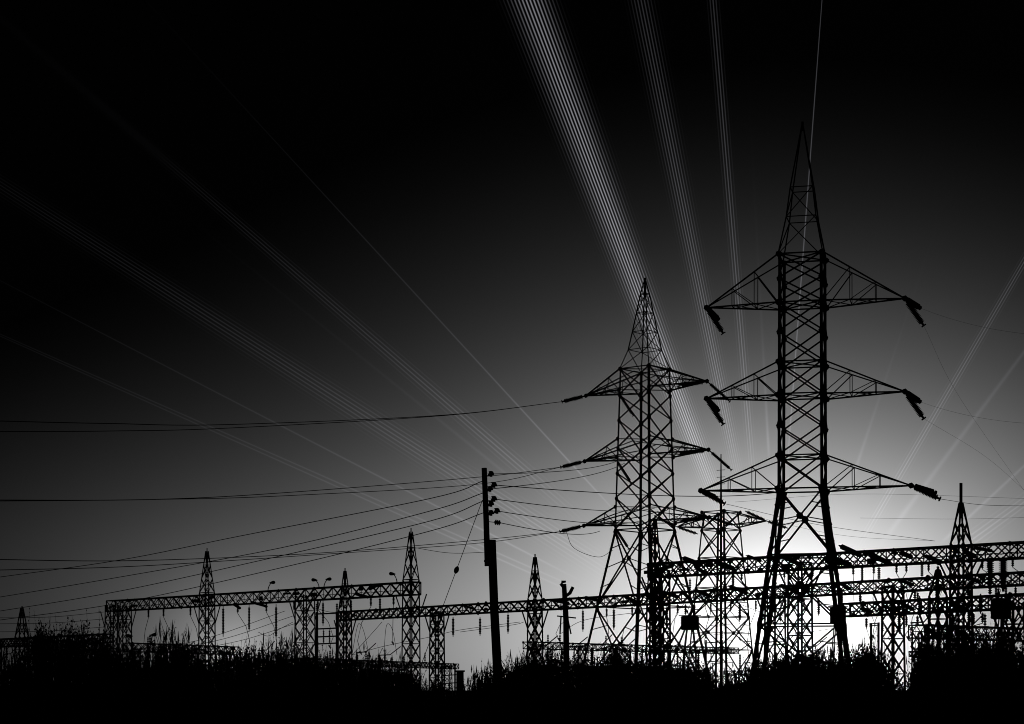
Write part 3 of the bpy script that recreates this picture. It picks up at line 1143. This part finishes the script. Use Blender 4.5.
droppers([676, 700, 716, 744, 770, 786, 814, 852, 872, 890, 906, 924, 946, 976, 990, 1014], U0, U1, -0.9, 'cable dropper on a short insulator under the highest right gantry beam', 'droppers under the highest right gantry beam', (2.2, 4.6), 0.9)
droppers([570, 604, 634, 680, 706, 732, 758, 782, 806, 860, 880, 912, 932, 952, 972, 998, 1016], B0, B1, -0.9, 'cable dropper on a short insulator under the longest middle gantry beam', 'droppers under the longest middle gantry beam', (2.4, 5.4), 1.0)
droppers([864, 900, 916, 950, 966, 984, 1002], L0, L1, -0.8, 'cable dropper on a short insulator under the short lower right gantry beam', 'droppers under the lower right gantry beam', (1.6, 3.6), 0.8)
droppers([150, 168, 190, 240, 268, 294, 322, 340, 372, 398], A0, A1, -0.9, 'cable dropper on a short insulator under the long left gantry beam', 'droppers under the long left gantry beam', (2.4, 6.0), 1.0)

# ------------------------------------------------------------------ vegetation
def shrub_mesh(seed, nleaf, spike):
    """unit shrub: about 1 wide radius .5, height 1; returns foliage MB and stem MB"""
    r = random.Random(seed)
    fol, st = MB(), MB()
    clumps = []
    for k in range(19):
        a = r.uniform(0, 2 * math.pi)
        h = r.uniform(0.08, 0.80)
        rad = r.uniform(0.05, 0.42) * (1.05 - 0.55 * h)
        c = Vector((rad * math.cos(a), rad * math.sin(a), h))
        clumps.append((c, r.uniform(0.11, 0.2)))
        root_ = Vector((rad * 0.15 * math.cos(a), rad * 0.15 * math.sin(a), 0))
        mid = root_.lerp(c, 0.55) + Vector((r.uniform(-.03, .03), r.uniform(-.03, .03), 0.03))
        st.path([root_, mid, c, c + Vector((r.uniform(-.05, .05), r.uniform(-.05, .05), r.uniform(0.05, 0.14)))], [0.012, 0.008, 0.005, 0.002], 4)
    # leading shoots that stand out of the crown
    for k in range(spike):
        a = r.uniform(0, 2 * math.pi)
        rad = r.uniform(0, 0.36)
        p = Vector((rad * math.cos(a), rad * math.sin(a), r.uniform(0.45, 0.7)))
        q = p + Vector((r.uniform(-.12, .12), r.uniform(-.12, .12), r.uniform(0.16, 0.42)))
        st.path([p, p.lerp(q, 0.5) + Vector((r.uniform(-.01, .01), 0, 0)), q], [0.005, 0.004, 0.0015], 4)
        for m in range(12):
            t = r.uniform(0.0, 1.0)
            leaf(fol, p.lerp(q, t), r, r.uniform(0.02, 0.045) * (1.2 - 0.6 * t), up=1.0)
    for k in range(nleaf):
        c, s = r.choice(clumps)
        v = Vector((r.gauss(0, 1), r.gauss(0, 1), r.gauss(0, 1)))
        v = v.normalized() * s * (r.random() ** 0.45)
        p = c + v
        if p.z < 0.01:
            p.z = abs(p.z) + 0.01
        leaf(fol, p, r, r.uniform(0.025, 0.058))
    return fol, st


def leaf(b, p, r, L, up=0.2):
    d = Vector((r.uniform(-1, 1), r.uniform(-1, 1), r.uniform(-0.6, 0.9) + up)).normalized()
    s = d.cross(Vector((r.uniform(-1, 1), r.uniform(-1, 1), r.uniform(-1, 1)))).normalized() * L * r.uniform(0.22, 0.4)
    n_ = d.cross(s).normalized() * L * 0.12
    i = len(b.v)
    b.v += [p, p + d * L * 0.5 + s + n_, p + d * L, p + d * L * 0.5 - s + n_]
    b.f += [(i, i + 1, i + 2), (i, i + 2, i + 3)]


def reed_mesh(seed, nb):
    r = random.Random(seed)
    b = MB()
    for k in range(nb):
        a = r.uniform(0, 2 * math.pi)
        rad = 0.34 * math.sqrt(r.random())
        p = Vector((rad * math.cos(a), rad * math.sin(a), 0))
        h = r.uniform(0.5, 1.0) * (1.1 - 0.5 * rad)
        lean = Vector((r.gauss(0, 0.09), r.gauss(0, 0.09), 0))
        w = r.uniform(0.010, 0.018)
        pts = [p, p + lean * 0.25 + Vector((0, 0, h * 0.5)), p + lean * 0.8 + Vector((0, 0, h * 0.85)), p + lean * 1.6 + Vector((0, 0, h))]
        b.path(pts, [w, w * 0.8, w * 0.55, 0.001], 3)
        # a few side leaves and a seed plume
        for m in range(3):
            t = r.uniform(0.25, 0.9)
            q = p + lean * t * t + Vector((0, 0, h * t))
            aa = r.uniform(0, 2 * math.pi)
            o = Vector((math.cos(aa), math.sin(aa), 0)) * r.uniform(0.05, 0.14)
            b.path([q, q + o * 0.5 + Vector((0, 0, 0.07)), q + o + Vector((0, 0, r.uniform(0.0, 0.10)))], [0.006, 0.006, 0.001], 3)
        if r.random() < 0.35:
            tip = pts[-1]
            b.path([tip - Vector((0, 0, 0.10)), tip - Vector((0, 0, 0.05)), tip + Vector((0, 0, 0.03))], [0.004, 0.014, 0.002], 5)
    return b


protos = []
for k in range(7):
    f_, s_ = shrub_mesh(100 + k, 2600, 20 + k % 3 * 6)
    root = empty('shrub', (0, 0, 0))
    f_.build('foliage', LEAF, root)
    s_.build('stem', STEM, root)
    protos.append([root, False])
reeds = []
for k in range(4):
    o = reed_mesh(300 + k, 85).build('reed_clump', REED)
    reeds.append([o, False])

PROFILE = [(0, 672), (10, 664), (30, 652), (46, 638), (90, 636), (105, 648), (140, 660), (160, 655), (190, 656), (215, 662), (240, 654), (262, 656),
           (285, 652), (310, 660), (345, 662), (385, 660), (405, 670), (432, 684), (448, 694), (466, 692), (478, 682), (490, 674), (515, 664), (540, 655),
           (562, 656), (600, 662), (640, 652), (662, 660), (682, 666), (700, 674), (722, 677), (742, 674), (762, 664), (790, 662), (830, 657), (850, 652),
           (872, 654), (882, 664), (893, 684), (906, 684), (913, 668), (925, 648), (950, 643), (1000, 642), (1015, 644), (1040, 650)]


def prof(px):
    for (a, ya), (b_, yb) in zip(PROFILE, PROFILE[1:]):
        if a <= px <= b_:
            return ya + (yb - ya) * (px - a) / (b_ - a)
    return PROFILE[0][1] if px < 0 else PROFILE[-1][1]


MARKS = [(6, 'at the left picture edge'), (36, 'just right of the far left spire'), (70, 'under the far left gantry beam'), (100, 'left of the double column'),
         (128, 'at the foot of the double column'), (158, 'right of the double column'), (186, 'left of the left spire column'), (214, 'at the foot of the left spire column'),
         (244, 'right of the left spire column'), (274, 'under the single floodlight'), (304, 'at the foot of the column below the floodlight pair'),
         (334, 'under the ladder like switch frame'), (364, 'below the arch shaped jumpers'), (394, 'at the foot of the right spire of the left gantry'),
         (424, 'left of the gap by the wooden pole'), (454, 'in the low gap left of the wooden pole'), (488, 'at the foot of the wooden pole'), (518, 'right of the wooden pole'), (546, 'at the foot of the thin spire column'),
         (574, 'at the foot of the forked pole'), (604, 'below the left leg of the middle pylon'), (634, 'below the middle pylon'), (662, 'right of the middle pylon'),
         (692, 'below the line trap beside the mast tower'), (722, 'at the foot of the mast tower'), (750, 'left of the largest pylon'), (778, 'at the left legs of the largest pylon'),
         (806, 'between the legs of the largest pylon'), (834, 'at the right legs of the largest pylon'), (856, 'below the doorway shaped post frame'),
         (883, 'left of the bright gap near the right'), (928, 'right of the bright gap near the right'), (952, 'left of the tall right spire column'),
         (974, 'right of the tall right spire column'), (1000, 'below the large line trap at the right edge'), (1024, 'at the right picture edge')]


def use(pool, k):
    p = pool[k % len(pool)]
    if not p[1]:
        p[1] = True
        return p[0]
    return copy_tree(p[0])


cnt = 0
for row, (d, drop, word) in enumerate(((112.0, 0, 'rear'), (92.0, 6, 'middle'), (74.0, 22, 'front'))):
    for px, where in MARKS:
        x = px + rng.uniform(-5, 5) + (10, 0, -8)[row]
        y = prof(x) + drop + rng.choice((-2, 2, 5)) + rng.uniform(-3, 4)
        dd = d + rng.uniform(-6, 6)
        h = height(y, dd)
        if h < 0.75:
            h = 0.75
        o = use(protos, cnt * 5 + row * 3)
        cnt += 1
        p = at(x, HY, dd)
        o.location = (p.x, p.y, -0.1)
        w = rng.uniform(46, 60) * dd / F
        o.scale = (w * 1.05, w, h * (1.3 if x > 905 or x < 130 else 1.24))
        o.rotation_euler = (0, 0, rng.uniform(0, 6.28))
        tag(o, '%s row dark %s shrub %s' % (word, 'low' if row == 2 else ('tall' if h > 3.4 else 'bushy'), where), 'shrub', 'shrubs in front of the substation')

RE = [(14, 652, 'reed clump below the far left spire'), (150, 646, 'reed clump in front of the low left gantry'), (172, 626, 'tallest spiky reed clump left of the left spire column'), (186, 640, 'reed clump touching the left spire column on its left'),
      (222, 648, 'reed clump just right of the left spire column'), (262, 643, 'reed clump under the single floodlight'), (282, 636, 'spiky reed clump left of the column below the floodlight pair'), (296, 646, 'reed clump at the column below the floodlight pair'),
      (345, 652, 'reed clump at the ladder like switch frame'), (378, 650, 'reed clump below the arch shaped jumpers'), (474, 674, 'low reed clump left of the wooden pole'), (486, 664, 'reed clump touching the wooden pole on its left'), (508, 656, 'reed clump just right of the wooden pole'),
      (524, 652, 'reed clump left of the thin spire column'), (548, 646, 'reed clump right of the thin spire column'), (590, 652, 'reed clump right of the forked pole'), (622, 650, 'reed clump below the middle pylon'), (668, 655, 'reed clump left of the mast tower'),
      (700, 668, 'low reed clump below the line trap on splayed legs'), (738, 666, 'low reed clump right of the mast tower'), (768, 656, 'reed clump at the left legs of the largest pylon'), (796, 651, 'reed clump between the legs of the largest pylon'), (822, 648, 'reed clump left of the right legs of the largest pylon'),
      (858, 646, 'reed clump right of the largest pylon'), (874, 650, 'reed clump left of the bright gap'), (923, 655, 'reed clump right of the bright gap'), (1021, 664, 'thin reed clump at the right picture edge')]
for k, (px, y, lab) in enumerate(RE):
    dd = 100 + rng.uniform(-14, 8)
    o = use(reeds, k)
    p = at(px, HY, dd)
    o.location = (p.x, p.y, -0.1)
    h = height(y, dd)
    o.scale = (2.4, 2.4, h * 1.06)
    o.rotation_euler = (0, 0, rng.uniform(0, 6.28))
    tag(o, lab, 'reeds', 'reed clumps among the shrubs')

# more reeds between the named clumps
RE2 = [(62, 634, 'reed clump on top of the dense bushes left of the double column'), (112, 644, 'reed clump at the left side of the double column'), (130, 648, 'reed clump at the right side of the double column'),
       (238, 646, 'reed clump between the left spire column and the single floodlight'), (322, 652, 'reed clump left of the ladder like switch frame'), (360, 652, 'reed clump right of the ladder like switch frame'), (408, 660, 'reed clump at the right spire column of the left gantry'),
       (496, 660, 'reed clump in front of the wooden pole'), (536, 648, 'reed clump in front of the thin spire column'), (606, 648, 'reed clump below the left leg of the middle pylon'), (640, 646, 'reed clump in front of the middle pylon'), (682, 656, 'reed clump beside the line trap legs'),
       (720, 662, 'reed clump in front of the mast tower'), (752, 658, 'reed clump just left of the largest pylon'), (782, 650, 'reed clump beside the left legs of the largest pylon'), (808, 648, 'reed clump midway between the legs of the largest pylon'), (846, 645, 'reed clump at the right legs of the largest pylon'),
       (944, 638, 'reed clump left of the tall right spire column'), (986, 637, 'reed clump right of the tall right spire column')]
for k, (px, y, lab) in enumerate(RE2):
    dd = 104 + rng.uniform(-10, 12)
    o = use(reeds, k + 1)
    p = at(px, HY, dd)
    o.location = (p.x, p.y, -0.1)
    o.scale = (2.6, 2.6, height(y + 4, dd))
    o.rotation_euler = (0, 0, rng.uniform(0, 6.28))
    tag(o, lab, 'reeds', 'reed clumps among the shrubs')

# low grass over the near ground: uncountable
gr = MB()
for k in range(10000):
    d = rng.uniform(52, 135)
    px = rng.uniform(-20, 1044)
    if 450 < px < 470 or 893 < px < 908:
        if rng.random() < 0.8:
            continue
    p = at(px, HY, d); p.z = -0.15
    h = rng.uniform(0.45, 1.15)
    a = rng.uniform(0, 6.28)
    w = Vector((math.cos(a), math.sin(a), 0)) * rng.uniform(0.02, 0.05)
    q = p + Vector((rng.gauss(0, 0.15), rng.gauss(0, 0.15), h))
    m_ = p.lerp(q, 0.55) + Vector((rng.gauss(0, 0.04), 0, 0.04))
    i = len(gr.v)
    gr.v += [p - w, p + w, m_ + w * 0.7, m_ - w * 0.7, q]
    gr.f += [(i, i + 1, i + 2, i + 3), (i + 3, i + 2, i + 4)]
tag(gr.build('tall_grass', REED), 'tall rough grass covering the ground among the shrubs', 'grass', None, 'stuff')

# ------------------------------------------------------------------ render settings
scene.render.resolution_x = 1024
scene.render.resolution_y = 724
scene.render.filter_size = 1.0
scene.cycles.filter_width = 1.0
